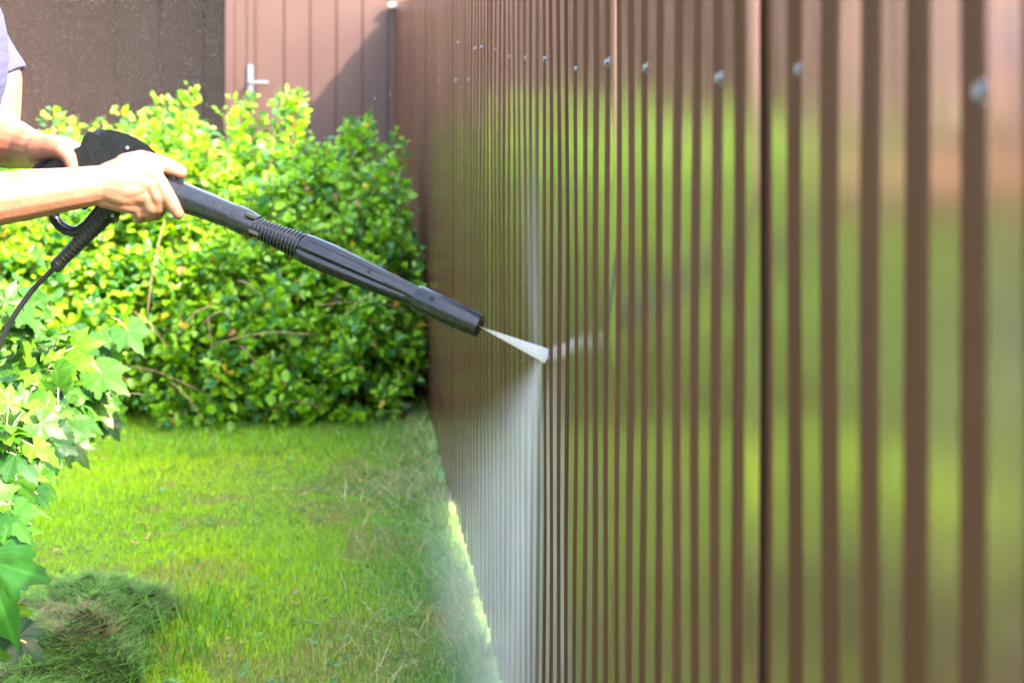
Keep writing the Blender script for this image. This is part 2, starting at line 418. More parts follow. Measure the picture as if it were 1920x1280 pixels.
def shrub(name, cx, cy, rx, ry, hgt, nsh, label, group, leafs=(.026, .045), warm=0., tall=(), dens=32):
    root = empty(name, (cx, cy, 0), label, 'shrub', group)
    # shoot tips spread through a rounded volume
    u = rng.uniform(-1, 1, nsh * 3); v = rng.uniform(-1, 1, nsh * 3); keep = (u * u + v * v) < 1
    u, v = u[keep][:nsh], v[keep][:nsh]; n = len(u)
    dome = np.clip(1 - (u * u + v * v), 0, 1) ** .25
    an_ = np.arctan2(v, u); wr_ = 1 + .20 * f2(cx + np.cos(an_) * 1.3, cy + np.sin(an_) * 1.3, 2.6) + .10 * f3(cx + np.cos(an_), cy + np.sin(an_), 7.); u = u * wr_; v = v * wr_
    lump = 1 + (.20) * f1(cx + u * rx, cy + v * ry, 5.) + .16 * f2(cx + u * rx, cy + v * ry, 11.)
    zt = hgt * dome * lump * rng.uniform(.30, 1.0, n) ** .55
    rim = (u * u + v * v) > .45; zt[rim] = hgt * dome[rim] * lump[rim] * rng.uniform(.04, 1, rim.sum()) ** .8; top = rng.uniform(0, 1, n) < .13; zt[top] *= rng.uniform(1.08, 1.3, top.sum()); zt = np.minimum(zt, hgt * rng.uniform(.96, 1.2, n))
    tip = np.stack([cx + u * rx, cy + v * ry, np.maximum(zt, .06)], 1)
    if len(tall):
        tl = np.repeat(np.array(tall), 4, 0) + rng.normal(0, .018, (4 * len(tall), 3)); tip = np.concatenate([tip, tl]); n = len(tip)
        u = np.concatenate([u, (tl[:, 0] - cx) / rx]); v = np.concatenate([v, (tl[:, 1] - cy) / ry])
    basep = np.stack([cx + rng.normal(0, .12, n), cy + rng.normal(0, .12, n), np.zeros(n)], 1)
    sp = rng.uniform(.25, .6, n)[:, None]
    mid = basep * sp + tip * (1 - sp); mid[:, 2] = tip[:, 2] * rng.uniform(.35, 1.0, n)
    mid += rng.normal(0, .05, mid.shape)
    stint = np.array([(.16, .085, .04)]) * rng.uniform(.6, 1.4, (n, 1)) + rng.uniform(0, .05, (n, 1)) * np.array([[.6, 1, .2]])
    sm, _ = stems_mesh('stems', basep, mid, tip, rng.uniform(.0022, .0045, n), stint)
    link('stems', sm, LEAF, root)
    # leaves along the outer part of each shoot
    k_ = dens
    T = np.sort(rng.uniform(.45, 1.0, (n, k_)), 1) ** .8
    Q = (1 - T)[..., None] ** 2 * basep[:, None] + 2 * (T * (1 - T))[..., None] * mid[:, None] + T[..., None] ** 2 * tip[:, None]
    D = 2 * (1 - T)[..., None] * (mid - basep)[:, None] + 2 * T[..., None] * (tip - mid)[:, None]
    D /= np.linalg.norm(D, axis=2, keepdims=True)
    Q = Q.reshape(-1, 3); D = D.reshape(-1, 3)
    side = rand_dirs(len(Q), .35); side -= D * (side * D).sum(1, keepdims=True) * .8
    side /= np.linalg.norm(side, axis=1, keepdims=True)
    Q = Q + side * rng.uniform(.004, .03, (len(Q), 1))
    ld = side + D * .35 + rng.normal(0, .2, side.shape)
    sz = rng.uniform(*leafs, len(Q)) * (1.15 - .45 * (T.reshape(-1) > .93))
    upv = np.tile([0, 0, 1.], (len(Q), 1)) + rng.normal(0, .45, side.shape) + np.array([.25, -.25, 0])
    rot = frames(ld, upv)
    g1 = np.array([(.12, .32, .012)]); g2 = np.array([(.21, .42, .020)]); g3 = np.array([(.045, .19, .045)])
    a = rng.uniform(0, 1, (len(Q), 1)); cl = (.5 + .5 * f3(Q[:, 0] + Q[:, 2] * 2, Q[:, 1], 3.))[:, None]
    t = np.clip(cl * .7 + a * .5 - .1 + warm, 0, 1)
    tint = g1 * (1 - t) + g2 * t
    m_ = rng.uniform(0, 1, len(Q)) < .28; tint[m_] = (g3 + 0 * tint)[m_]
    m_ = rng.uniform(0, 1, len(Q)) < .014; tint[m_] = (.55, .36, .03)
    m_ = rng.uniform(0, 1, len(Q)) < .01; tint[m_] = (.30, .14, .05)
    tint *= rng.uniform(.75, 1.25, (len(Q), 1))
    keep = Q[:, 2] > .015
    # stay on the lawn side of the fence
    fx = X0 + KX * Q[:, 1]; keep &= Q[:, 0] < fx - .012
    Q, rot, sz, tint = Q[keep], rot[keep], sz[keep], tint[keep]
    link('foliage', instances('foliage', LV, LF, Q, rot, np.stack([sz * rng.uniform(.62, 1.1, len(sz)), sz, sz * rng.uniform(.3, 2., len(sz))], 1), tint), LEAF, root)
    return root
G = 'leafy shrubs growing along the back of the lawn'
def tl(*ps): return [tuple(P(px, py, Y)) for px, py, Y in ps]
shrub('leafy_shrub', wx(645, 7.15), 7.15, .43, .55, .96, 760, 'shaded green shrub nearest the fence, with loose upright shoots', G,
      tall=tl((682, 232, 7.6), (742, 252, 7.6), (700, 265, 7.5), (735, 300, 7.4), (640, 270, 7.6), (756, 330, 7.3), (668, 245, 7.5)))
shrub('leafy_shrub', wx(470, 7.15), 7.15, .50, .60, .96, 900, 'half sunlit shrub whose tall shoot stands before the pink cladding', G, warm=.08,
      tall=tl((560, 178, 7.5), (556, 190, 7.5), (565, 215, 7.5), (468, 180, 7.6), (432, 190, 7.6), (500, 220, 7.5)))
shrub('leafy_shrub', wx(270, 7.2), 7.2, .50, .60, 1.03, 900, 'sunlit yellow green shrub right behind the gripping hand', G, warm=.25,
      tall=tl((355, 172, 7.6), (350, 190, 7.6), (292, 188, 7.6), (300, 195, 7.7), (240, 222, 7.6), (188, 218, 7.6)))
shrub('leafy_shrub', wx(70, 7.1), 7.1, .52, .60, .98, 800, 'sunlit shrub below the forearm and behind the black hose', G, warm=.3)
shrub('leafy_shrub', wx(-160, 7.0), 7.0, .55, .60, 1.1, 600, 'sunlit shrub at the left edge of the photo behind the big lobed leaves', G, warm=.3)
shrub('leafy_shrub', -3.5, 6.9, .8, .7, 1.15, 700, 'broad sunlit shrub beyond the left edge, mirrored in the fence', G, warm=.3, leafs=(.04, .07))
shrub('leafy_shrub', -4.4, 5.6, .8, .8, 1.0, 600, 'low sunlit shrub near the terracotta house, mirrored in the fence', G, warm=.3, leafs=(.04, .07))
# darker shrub further behind, between bush and recessed wall
shrub('dark_shrub', wx(130, 9.4), 9.4, .45, .4, .98, 260, 'darker blurred shrub behind the sunlit bushes, against the dark brown wall', None, leafs=(.04, .06))

# dry twigs lying in the front of the bushes
bm = bmesh.new()
for i in range(26):
    a = P(random.uniform(200, 790), random.uniform(560, 790), random.uniform(6.45, 6.75)); L_ = random.uniform(.12, .42)
    if a.x > X0 + KX * a.y - .3: continue
    d = Vector((random.uniform(-1, 1), random.uniform(-.2, .3), random.uniform(-.7, .9))).normalized(); b = a + d * L_
    if b.z < .02 or b.x > X0 + KX * b.y - .05: continue
    tube_bm(bm, smoothpath([a, (a + b) / 2 + Vector((0, -.03, .03)), b], 3), [.0020] * 6 + [.0010], 5)
k = M_('dry_twig_bark'); k.l(k.ramp(k.noise(40, 4), [(.3, (.20, .12, .06)), (.7, (.34, .23, .13))]), k.b.inputs['Base Color']); k.set(Roughness=.8)
tag(bm_obj('dry_twigs', bm, k.m), 'bare brown twigs poking out of the front of the bushes', kind='stuff')
# unseen hedge added behind and left, so the fence mirrors something darker
hq = empty('hedge', (-2.5, -4.5, 0), 'tall dark hedge added out of view behind and left, so the fence mirrors darker surroundings', 'hedge')
n = 26000; Q = np.stack([rng.uniform(-6.6, 2.5, n), -4.4 + rng.normal(0, .25, n), rng.uniform(0, 3.2, n)], 1)
sd_ = rng.uniform(0, 1, n) < .5; Q[sd_, 1] = rng.uniform(-4.4, 4.2, sd_.sum()); Q[sd_, 0] = -6.2 + rng.normal(0, .2, sd_.sum())
link('foliage', instances('foliage', LV, LF, Q, frames(rand_dirs(n)), np.repeat(rng.uniform(.08, .15, n)[:, None], 3, 1), np.array([(.03, .08, .012)]) * rng.uniform(.6, 1.5, (n, 1))), LEAF, hq)
# ------------------------------------------------------------------ lawn
def blades(name, x, y, h, wd, tint, bend=.5, flat=0., m=GRASS, segs=3, z=None, dirbias=None):
    n = len(x); az = rng.uniform(0, 2 * math.pi, n)
    if dirbias is not None: az = dirbias + rng.normal(0, .6, n)
    dx, dy = np.cos(az), np.sin(az); px_, py_ = -dy, dx
    bd = rng.uniform(.1, 1, n) * bend
    z0 = (gh(x, y) if z is None else z) - .004
    V = np.zeros((n, 2 * segs + 1, 3))
    for i in range(segs + 1):
        t = i / segs
        out = h * (bd * t ** 1.8 + flat * t); up = h * (t - .45 * np.minimum(bd, 1.2) * t * t) * (1 - .75 * flat)
        cx_, cy_, cz = x + dx * out, y + dy * out, z0 + up
        wv_ = wd * (1 - t ** 1.6) * .5
        if i < segs:
            V[:, 2 * i] = np.stack([cx_ - px_ * wv_, cy_ - py_ * wv_, cz], 1); V[:, 2 * i + 1] = np.stack([cx_ + px_ * wv_, cy_ + py_ * wv_, cz], 1)
        else: V[:, 2 * segs] = np.stack([cx_, cy_, cz], 1)
    f = [(2 * i, 2 * i + 1, 2 * i + 3, 2 * i + 2) for i in range(segs - 1)] + [(2 * segs - 2, 2 * segs - 1, 2 * segs)]
    lp = np.concatenate([np.array(q) for q in f]); ln = np.array([len(q) for q in f]); nv = 2 * segs + 1
    L = (lp[None] + (np.arange(n) * nv)[:, None]).ravel(); st = np.concatenate([[0], np.cumsum(np.tile(ln, n))[:-1]])
    return mesh_np(name, V.reshape(-1, 3), L, st, np.repeat(tint, nv, 0))
def fencex(y): return X0 + KX * y
def lawn_pts(n, y0, y1, xl, xr_off=.0):
    y = rng.uniform(y0, y1, n); x = rng.uniform(0, 1, n) * (fencex(y) - xr_off - xl) + xl; return x, y
def lawn_tint(x, y, n):
    a = .5 + .5 * (.6 * f1(x, y, 1.3) + .4 * f2(x, y, 3.5)); b = .5 + .5 * (.6 * f2(x, y, 2.1) + .4 * f3(x, y, 7.))
    base = np.array([(.22, .48, .006)]) * (1 - a[:, None]) + np.array([(.44, .58, .010)]) * a[:, None]
    fence_shade = np.clip(1 - (fencex(y) - x) / .75, 0, 1)[:, None] * .8  # shade beside the fence put into a darker, cooler blade colour
    base = base * (1 - fence_shade) + np.array([(.130, .30, .06)]) * fence_shade
    dry = (b > .66) & (rng.uniform(0, 1, n) < .55) | (rng.uniform(0, 1, n) < .05)
    dry |= (((x + .88) / .20) ** 2 + ((y - 4.86) / .13) ** 2 < 1 + .8 * f3(x, y, 9.)) & (rng.uniform(0, 1, n) < .45)
    base[dry] = np.array([.34, .27, .11])
    return base * rng.uniform(.7, 1.3, (n, 1))
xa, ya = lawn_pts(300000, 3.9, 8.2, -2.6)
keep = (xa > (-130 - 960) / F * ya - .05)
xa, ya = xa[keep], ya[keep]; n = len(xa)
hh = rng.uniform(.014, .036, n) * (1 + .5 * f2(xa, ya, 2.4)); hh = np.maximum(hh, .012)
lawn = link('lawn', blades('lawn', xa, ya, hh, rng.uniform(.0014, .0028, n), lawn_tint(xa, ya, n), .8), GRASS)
tag(lawn, 'short bright green mown lawn between the fence and the bushes', kind='stuff')
xb, yb = lawn_pts(130000, .6, 9.5, -6.3); keep = ~((xb > (-130 - 960) / F * yb - .05) & (yb > 3.9) & (yb < 8.2)); xb, yb = xb[keep], yb[keep]; n = len(xb)
ol = link('lawn', blades('lawn', xb, yb, rng.uniform(.02, .06, n), rng.uniform(.004, .008, n), lawn_tint(xb, yb, n), .8), GRASS)
tag(ol, 'sunlit outer lawn left of and in front of the picture', kind='stuff')
# long lying grass and straw along the fence foot
n = 12000; yb = rng.uniform(3.9, 8.6, n); off = np.abs(rng.normal(0, .13, n)) + .0; xb = fencex(yb) - off
c = np.array([(.11, .26, .06)]) * rng.uniform(.6, 1.5, (n, 1)); dr = rng.uniform(0, 1, n) < np.clip(.38 + .5 * f1(xb, yb, 2.2), .05, .9); c[dr] = np.array([.60, .46, .24]) * rng.uniform(.7, 1.2, (dr.sum(), 1))
lg = link('long_grass', blades('long_grass', xb, yb, rng.uniform(.04, .13, n), rng.uniform(.0016, .003, n), c, 1.1, .55, segs=5), GRASS)
tag(lg, 'long wispy grass and straw lying along the foot of the fence', kind='stuff')
n = 1700; cl_ = rng.uniform(4.0, 6.6, 16); yb = cl_[rng.integers(0, 16, n)] + rng.normal(0, .035, n); xb = fencex(yb) - np.abs(rng.normal(.01, .035, n))
c = np.array([(.16, .34, .07)]) * rng.uniform(.6, 1.5, (n, 1)); dr = rng.uniform(0, 1, n) < .3; c[dr] = np.array([.55, .45, .24])
tag(link('grass_tufts', blades('grass_tufts', xb, yb, rng.uniform(.06, .13, n), rng.uniform(.002, .0035, n), c, 1.0, .25, segs=5), GRASS), 'tufts of tall grass growing in the gap under the fence', kind='stuff')
n = 7000; yb = rng.uniform(6.3, 7.1, n); xb = rng.uniform(-2.6, -.3, n); yb = yb + .12 * f1(xb, yb, 2.)
c = np.array([(.11, .29, .03)]) * rng.uniform(.6, 1.5, (n, 1)); dr = rng.uniform(0, 1, n) < .1; c[dr] = np.array([.36, .28, .13])
lg2 = link('long_grass', blades('long_grass', xb, yb, rng.uniform(.03, .09, n), rng.uniform(.002, .0035, n), c, .9, .2, segs=4), GRASS)
tag(lg2, 'taller uncut grass at the foot of the bushes', kind='stuff')
# small broad leaved weeds and fallen leaves in the lawn
n = 420; xw, yw = lawn_pts(n, 4.0, 6.6, -1.7); cw = np.where(rng.uniform(0, 1, (n, 1)) < .85, np.array([(.10, .30, .05)]), np.array([(.42, .26, .08)])) * rng.uniform(.6, 1.2, (n, 1))
xw = np.concatenate([xw + rng.normal(0, .012, n) for _ in range(3)]); yw = np.concatenate([yw + rng.normal(0, .012, n) for _ in range(3)]); cw = np.tile(cw, (3, 1))
dw = rand_dirs(3 * n); dw[:, 2] = np.abs(dw[:, 2]) * .4; sw = rng.uniform(.008, .022, 3 * n)
tag(link('weeds', instances('weeds', LV, LF, np.stack([xw, yw, gh(xw, yw) + .015], 1), frames(dw), np.stack([sw] * 3, 1), cw), LEAF), 'tiny broad weed leaves and fallen leaves scattered in the lawn', kind='stuff')
# coarse tufts beside the clippings
n = 500; tc = [(-.86, 4.35), (-.80, 4.6), (-.9, 4.15), (-.72, 4.45), (-1.0, 4.05), (-.78, 4.25)]
i_ = rng.integers(0, len(tc), n); t_ = np.array(tc)[i_]; xb = t_[:, 0] + rng.normal(0, .05, n); yb = t_[:, 1] + rng.normal(0, .07, n)
c = np.array([(.12, .30, .02)]) * rng.uniform(.7, 1.3, (n, 1))
lg3 = link('grass_tufts', blades('grass_tufts', xb, yb, rng.uniform(.05, .12, n), rng.uniform(.003, .0055, n), c, .8, .05, segs=5), GRASS)
tag(lg3, 'coarse bright grass tufts beside the heap of clippings', kind='stuff')
# heap of mown clippings
pc = Vector((-1.07, 4.26, 0))
def mound(x, y):
    q = ((x - pc.x) / .235) ** 2 + ((y - pc.y) / .50) ** 2
    q = q * (1 + .45 * f3(x, y, 7.)) + .25 * f1(x, y, 13.)
    return .125 * np.clip(1 - q, 0, 1) ** .7 * (1 + .30 * f2(x, y, 9.) + .2 * f3(x, y, 22.)) - .002
xs_ = np.linspace(pc.x - .3, pc.x + .3, 50); ys_ = np.linspace(pc.y - .55, pc.y + .55, 70); gx, gy = np.meshgrid(xs_, ys_)
V = np.stack([gx.ravel(), gy.ravel(), np.where(mound(gx, gy) > 0, mound(gx, gy) - .006, -.04).ravel()], 1)
ii = np.arange(69 * 49); r0 = ii // 49 * 50 + ii % 49
heap = link('clippings_heap', mesh_np('heap', V, np.stack([r0, r0 + 1, r0 + 51, r0 + 50], 1).ravel(), np.arange(len(ii)) * 4, np.tile([(.035, .06, .018)], (len(V), 1))), CLIP)
tag(heap, 'low dark green heap of mown grass clippings on the lawn, bottom left', 'grass heap')
n = 26000; xb = pc.x + rng.uniform(-.30, .30, n); yb = pc.y + rng.uniform(-.54, .54, n); q = mound(xb, yb); kp = q > .001; xb, yb, q = xb[kp], yb[kp], q[kp]; n = len(xb)
c = np.array([(.080, .19, .030)]) * rng.uniform(.25, 2.0, (n, 1)); dr = (f1(xb, yb, 6.) > .35) & (rng.uniform(0, 1, n) < .5) | (rng.uniform(0, 1, n) < .05); c[dr] = np.array([.22, .16, .08]) * rng.uniform(.6, 1.3, (dr.sum(), 1))
cs = link('strands', blades('strands', xb, yb, rng.uniform(.02, .06, n), rng.uniform(.0016, .0034, n), c, 1.0, .75, z=q + rng.uniform(-.004, .006, n)), CLIP, heap)
cs.matrix_parent_inverse = Matrix()
oc = np.array([(1, 0, 0), (-1, 0, 0), (0, 1, 0), (0, -1, 0), (0, 0, 1), (0, 0, -1)], float); of = [(0, 2, 4), (2, 1, 4), (1, 3, 4), (3, 0, 4), (2, 0, 5), (1, 2, 5), (3, 1, 5), (0, 3, 5)]
# ------------------------------------------------------------------ plant with big lobed leaves, left foreground
def palmate(nr=6, na=72):
    lobes = [(0, 1.0, .46), (math.radians(54), .80, .42), (-math.radians(54), .80, .42), (math.radians(112), .56, .5), (-math.radians(112), .56, .5)]
    V = [(0, 0, 0)]; tm = [1.25]; F_ = []
    for j in range(na + 1):
        ph = -math.radians(150) + math.radians(300) * j / na
        r = .58
        for a, Lr, wd in lobes:
            r = max(r, Lr * math.exp(-(abs(ph - a) / wd) ** 1.35 * .75))
        r *= 1 + .045 * (1 if j % 3 == 0 else (-1 if j % 3 == 1 else 0))
        dv = min(abs(ph - a) for a, _, _ in lobes)
        for i in range(1, nr + 1):
            q = r * i / nr
            ridge = .06 * q * min(dv / .4, 1) ** 2 - .20 * q * q
            rip = .018 * math.sin(q * 26) * min(dv / .25, 1)
            V.append((q * math.sin(ph), q * math.cos(ph), ridge + rip)); tm.append(1.5 if dv < .035 and i < nr else 1.0)
    for j in range(na):
        a, b = 1 + j * nr, 1 + (j + 1) * nr
        F_.append((0, a, b))
        for i in range(nr - 1): F_.append((a + i, a + i + 1, b + i + 1, b + i))
    return np.array(V), F_, np.array(tm)
PV, PF, PT = palmate()
plant = empty('currant_bush', (-1.25, 3.1, 0), 'bush with big lobed green leaves and a pale branch at the left edge', 'bush')
LP, LD, LU, LS, LT = [], [], [], [], []; pet = []
def add_leaf(pos, d, up, size, tint, stem=None):
    LP.append(tuple(pos)); LD.append(tuple(d)); LU.append(tuple(up)); LS.append(size); LT.append(tint)
    if stem is not None: pet.append((tuple(stem), tuple(pos)))
bases = [(-1.30, 2.7), (-1.38, 3.2), (-1.45, 3.6), (-1.5, 4.0)]
branches = []
def branch(pts, r0, r1):
    q = smoothpath(pts, 8); branches.append((q, r0, r1)); return q
bq = []
bq.append(branch([(-1.35, 3.3, 0), (-1.3, 3.35, .35), P(35, 852, 3.6), P(90, 808, 3.75), P(140, 765, 3.9), P(172, 722, 4.0)], .009, .0035))
bq.append(branch([(-1.45, 3.7, 0), (-1.4, 3.7, .4), P(40, 780, 3.8), P(75, 705, 3.9), P(110, 660, 4.0)], .008, .003))
bq.append(branch([(-1.5, 4.2, 0), (-1.5, 4.2, .4), P(60, 720, 4.3), P(140, 675, 4.4), P(195, 650, 4.5)], .008, .003))
bq.append(branch([(-1.4, 3.3, 0), (-1.3, 3.2, .4), P(-30, 870, 3.1), P(15, 820, 3.1)], .008, .003))
bq.append(branch([(-1.45, 3.9, 0), (-1.45, 3.9, .5), P(-40, 640, 3.8), P(20, 600, 3.9), P(60, 590, 4.0)], .008, .003))
bq.append(branch([(-1.1, 2.6, 0), (-1.0, 2.6, .4), P(-40, 1010, 3.0), P(5, 960, 3.0)], .007, .003))
bq.append(branch([(-1.2, 3.1, 0), (-1.1, 3.05, .3), P(-60, 1120, 3.0), P(0, 1180, 2.98), P(50, 1205, 2.98)], .006, .002))
bq.append(branch([(-1.5, 4.5, 0), (-1.5, 4.6, .3), P(60, 860, 4.7), P(150, 790, 4.8), P(225, 745, 4.8)], .007, .003))
bq.append(branch([(-1.45, 3.5, 0), (-1.4, 3.4, .3), P(-20, 930, 3.5), P(30, 900, 3.4)], .007, .003))
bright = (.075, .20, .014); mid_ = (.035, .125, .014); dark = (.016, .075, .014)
for bi, q in enumerate(bq):
    n0 = int(len(q) * .42)
    for r_ in range(3 if bi not in (5, 6) else (1 if bi == 5 else 0)):
        for i in range(n0, len(q)):
            p = q[i]; sd = Vector((random.uniform(-1, 1), random.uniform(-1, .6), random.uniform(-.35, .8))).normalized()
            L_ = random.uniform(.02, .085); lp = p + sd * L_
            d = (sd + Vector((0, 0, random.uniform(-1.0, -.2)))).normalized()
            up = Vector((random.uniform(-.5, .7), random.uniform(-1.2, -.1), random.uniform(.3, 1)))
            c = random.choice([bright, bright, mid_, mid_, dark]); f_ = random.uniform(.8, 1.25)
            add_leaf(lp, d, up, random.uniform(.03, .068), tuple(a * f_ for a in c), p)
# the leaves that stand out
def hero(px, py, Y, dpx, dpy, dY, up, size, tint, sx=None):
    p = P(px, py, Y); t = P(px + dpx, py + dpy, Y + dY); add_leaf(p, t - p, up, size, tint, p + Vector((-.05, .03, .03)))
hero(95, 825, 3.55, 5, 60, -.03, (.1, -1, .35), .078, (.014, .06, .014))  # dark tint stands for the shade of neighbouring leaves
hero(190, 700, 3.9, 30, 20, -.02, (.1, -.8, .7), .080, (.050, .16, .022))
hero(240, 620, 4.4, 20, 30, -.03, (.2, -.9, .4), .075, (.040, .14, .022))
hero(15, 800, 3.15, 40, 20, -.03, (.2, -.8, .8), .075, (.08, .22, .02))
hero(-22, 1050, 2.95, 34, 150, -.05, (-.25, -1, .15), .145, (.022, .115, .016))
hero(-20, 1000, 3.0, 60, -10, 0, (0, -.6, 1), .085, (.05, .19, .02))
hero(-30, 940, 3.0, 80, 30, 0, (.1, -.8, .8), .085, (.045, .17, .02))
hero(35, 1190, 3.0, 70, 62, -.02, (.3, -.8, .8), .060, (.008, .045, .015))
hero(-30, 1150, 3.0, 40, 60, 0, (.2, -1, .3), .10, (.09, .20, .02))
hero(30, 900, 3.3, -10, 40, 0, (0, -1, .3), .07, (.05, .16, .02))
A = np.array
pos, d, up = A(LP), A(LD), A(LU)
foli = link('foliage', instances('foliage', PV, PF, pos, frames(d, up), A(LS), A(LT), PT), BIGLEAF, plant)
bm = bmesh.new()
for q, a, b in branches: tube_bm(bm, q, [a + (b - a) * i / (len(q) - 1) for i in range(len(q))], 7)
for a, b in pet: tube_bm(bm, [a, (Vector(a) + Vector(b)) / 2 + Vector((0, 0, .008)), b], .0012, 5)
k = M_('pale_bark'); k.l(k.ramp(k.noise(40, 4), [(.3, (.30, .22, .12)), (.7, (.42, .36, .2))]), k.b.inputs['Base Color']); k.set(Roughness=.7)
bm_obj('branches', bm, k.m, plant)

# ------------------------------------------------------------------ pressure washer gun
def gY(px): return 3.40 - (px - 100) / 800 * .28
def GP(px, py, dy=0.): return P(px, py, gY(px) + dy)
gun = empty('spray_gun', GP(330, 370), 'black wet pressure washer gun with ribbed lance, aimed at the fence', 'spray gun')
PX = 1 / 985.
def axis_tube(name, stops, seg=28, parent=gun, m=PLASTIC, fl=0., nfl=0, flr=(0, 1), cap=True):
    """stops: (px, py, radius_px)"""
    bm = bmesh.new(); pts = [GP(a, b) for a, b, _ in stops]; rad = [r * PX for _, _, r in stops]
    rings = tube_bm(bm, pts, rad, seg, cap)
    if nfl:
        for i, rg in enumerate(rings):
            t = i / (len(rings) - 1)
            if not flr[0] <= t <= flr[1]: continue
            e = math.sin(math.pi * min(1, max(0, (t - flr[0]) / (flr[1] - flr[0])))) ** .35
            for j, v in enumerate(rg):
                a = 2 * math.pi * j / seg * nfl
                dd = max(0, math.cos(a)) ** 2.2 * fl * e
                v.co = v.co + (pts[i] - v.co) * dd
    return bm_obj(name, bm, m, parent, True, 38)
def lerp_stops(ks, n):
    out = []
    for (a, b) in zip(ks, ks[1:]):
        for j in range(n): t = j / n; t2 = t * t * (3 - 2 * t) if False else t; out.append(tuple(a[i] + (b[i] - a[i]) * t2 for i in range(3)))
    out.append(ks[-1]); return out
# rear body, as a rounded side profile with thickness
prof = [(134, 284), (150, 274), (163, 266), (174, 255), (179, 245), (184, 242), (200, 243), (220, 246), (240, 252), (258, 260), (274, 270), (290, 284), (305, 300), (322, 318), (345, 337),
        (338, 392), (318, 388), (296, 378), (272, 366), (252, 362), (236, 372), (228, 392), (222, 414), (212, 420), (200, 413), (184, 398), (190, 380), (200, 362), (206, 345), (196, 330), (170, 322), (130, 322), (100, 326), (60, 334), (52, 322), (70, 306), (104, 296)]
bm = bmesh.new()
fr = [bm.verts.new(GP(a, b, -.017)) for a, b in prof]; bkv = [bm.verts.new(GP(a, b, .017)) for a, b in prof]
bm.faces.new(fr); bm.faces.new(bkv[::-1])
for i in range(len(prof)): j = (i + 1) % len(prof); bm.faces.new((fr[j], fr[i], bkv[i], bkv[j]))
bmesh.ops.bevel(bm, geom=[e for e in bm.edges if (e.verts[0] in fr and e.verts[1] in fr) or (e.verts[0] in bkv and e.verts[1] in bkv)], offset=.0125, segments=5, affect='EDGES')
body = bm_obj('body', bm, PLASTIC, gun, True, 50)
for (px, py) in ((239, 277), (211, 405)):
    bm = bmesh.new(); c = GP(px, py, -.017); tube_bm(bm, [c + Vector((0, .002, 0)), c + Vector((0, -.0012, 0))], .0034, 16); tube_bm(bm, [c + Vector((0, -.001, 0)), c + Vector((0, -.0016, 0))], .0022, 6)
    bm_obj('screw', bm, ZINC, gun, True, 30)
# front housing, tapering to the lance collar
axis_tube('front_housing', lerp_stops([(285, 346, 28), (318, 359, 29.5), (337, 368, 28), (395, 389.5, 25), (440, 407.5, 23)], 4), nfl=4, fl=.06)
axis_tube('collar', [(438, 406.5, 23.5), (441, 408, 24.5), (462, 417, 24), (476, 424, 22), (480, 426, 22), (481, 426.5, 18.5), (486, 428.5, 18.5), (487, 429, 16), (492, 431, 16)])
# latch notches of the bayonet collar
for (px, py) in ((470, 405), (476, 436)):
    bm = bmesh.new(); c = GP(px, py, -.021); M = Matrix.Translation(c) @ Matrix.Rotation(R(23.6), 4, 'Y')
    box_bm(bm, (-.010, -.004, -.0035), (.010, .006, .0035), M, .0015); bm_obj('latch', bm, RUBBER, gun, True, 40)
# ribbed boot
st = []
N_ = 12
for i in range(N_):
    t = i / N_; a = (488 + t * 79, 430 + t * 33.3, 18.5 + t * 6.2); dx_ = 79 / N_; dy_ = 33.3 / N_
    for (u, dr) in ((0, -2.6), (.18, -2.6), (.28, 0), (.72, .4), (.84, -2.6)):
        st.append((a[0] + dx_ * u, a[1] + dy_ * u, a[2] + dr))
axis_tube('ribbed_boot', st, 26)
# grip with long recessed flutes
st = lerp_stops([(565, 462.3, 21), (567, 463.3, 25), (580, 469, 26.8), (620, 486, 26.8), (680, 512.5, 24), (740, 539, 20.5), (783, 557.8, 18)], 6)
axis_tube('lance_grip', st, 48, nfl=6, fl=.20, flr=(.10, .97))
st = [(779, 556, 17), (780, 556.5, 20), (786, 559, 22.5), (830, 580, 22.8), (870, 598.5, 21.5), (893, 609, 20.5), (899, 612, 20), (900, 612.4, 18.5), (899, 612, 16.5), (885, 605.5, 15), (884, 605, 3)]
noz = axis_tube('nozzle_barrel', lerp_stops(st, 1), 30)
axis_tube('nozzle_tip', [(884, 605.2, 7), (893, 609.2, 7), (896, 610.5, 5), (898, 611.5, 3)], 16, noz, RUBBER)
# screw holes: dark recessed caps
DARK = M_('dark_hole'); DARK.set(Base_Color=(.002, .002, .002), Roughness=.8); DARK = DARK.m
axd = (GP(785, 558.5) - GP(567, 463.3)).normalized()
def axis_c(px):
    pts = [(285, 346), (337, 368), (440, 407.5), (489, 430.6), (567, 463.3), (783, 557.8), (899, 612)]
    for a, b in zip(pts, pts[1:]):
        if px <= b[0]: t = (px - a[0]) / (b[0] - a[0]); return a[1] + (b[1] - a[1]) * t
def hole(px, py, rpx, surf):
    # small dark recess on the surface that faces the camera
    best = None
    for pxx in np.linspace(px - 30, px + 30, 121):
        c = GP(pxx, axis_c(min(pxx, 898)));
        v = P(px, py, c.y) - c; q = abs(v.dot(axd))
        if best is None or q < best[0]: best = (q, c)
    c = best[1]; o_ = P(px, py, c.y) - c; o_ = o_ - axd * o_.dot(axd); h_ = min(o_.length, surf * .98); side = o_.normalized()
    tocam = (Vector((0, 0, H)) - c); tocam = (tocam - axd * tocam.dot(axd)); tocam = (tocam - side * tocam.dot(side)).normalized()
    nrm = (side * h_ + tocam * math.sqrt(max(surf ** 2 - h_ ** 2, 0))).normalized(); p = c + nrm * surf
    bm = bmesh.new(); tube_bm(bm, [p - nrm * .004, p + nrm * .0005], rpx * PX, 14); bm_obj('screw_hole', bm, DARK, gun, True, 30)
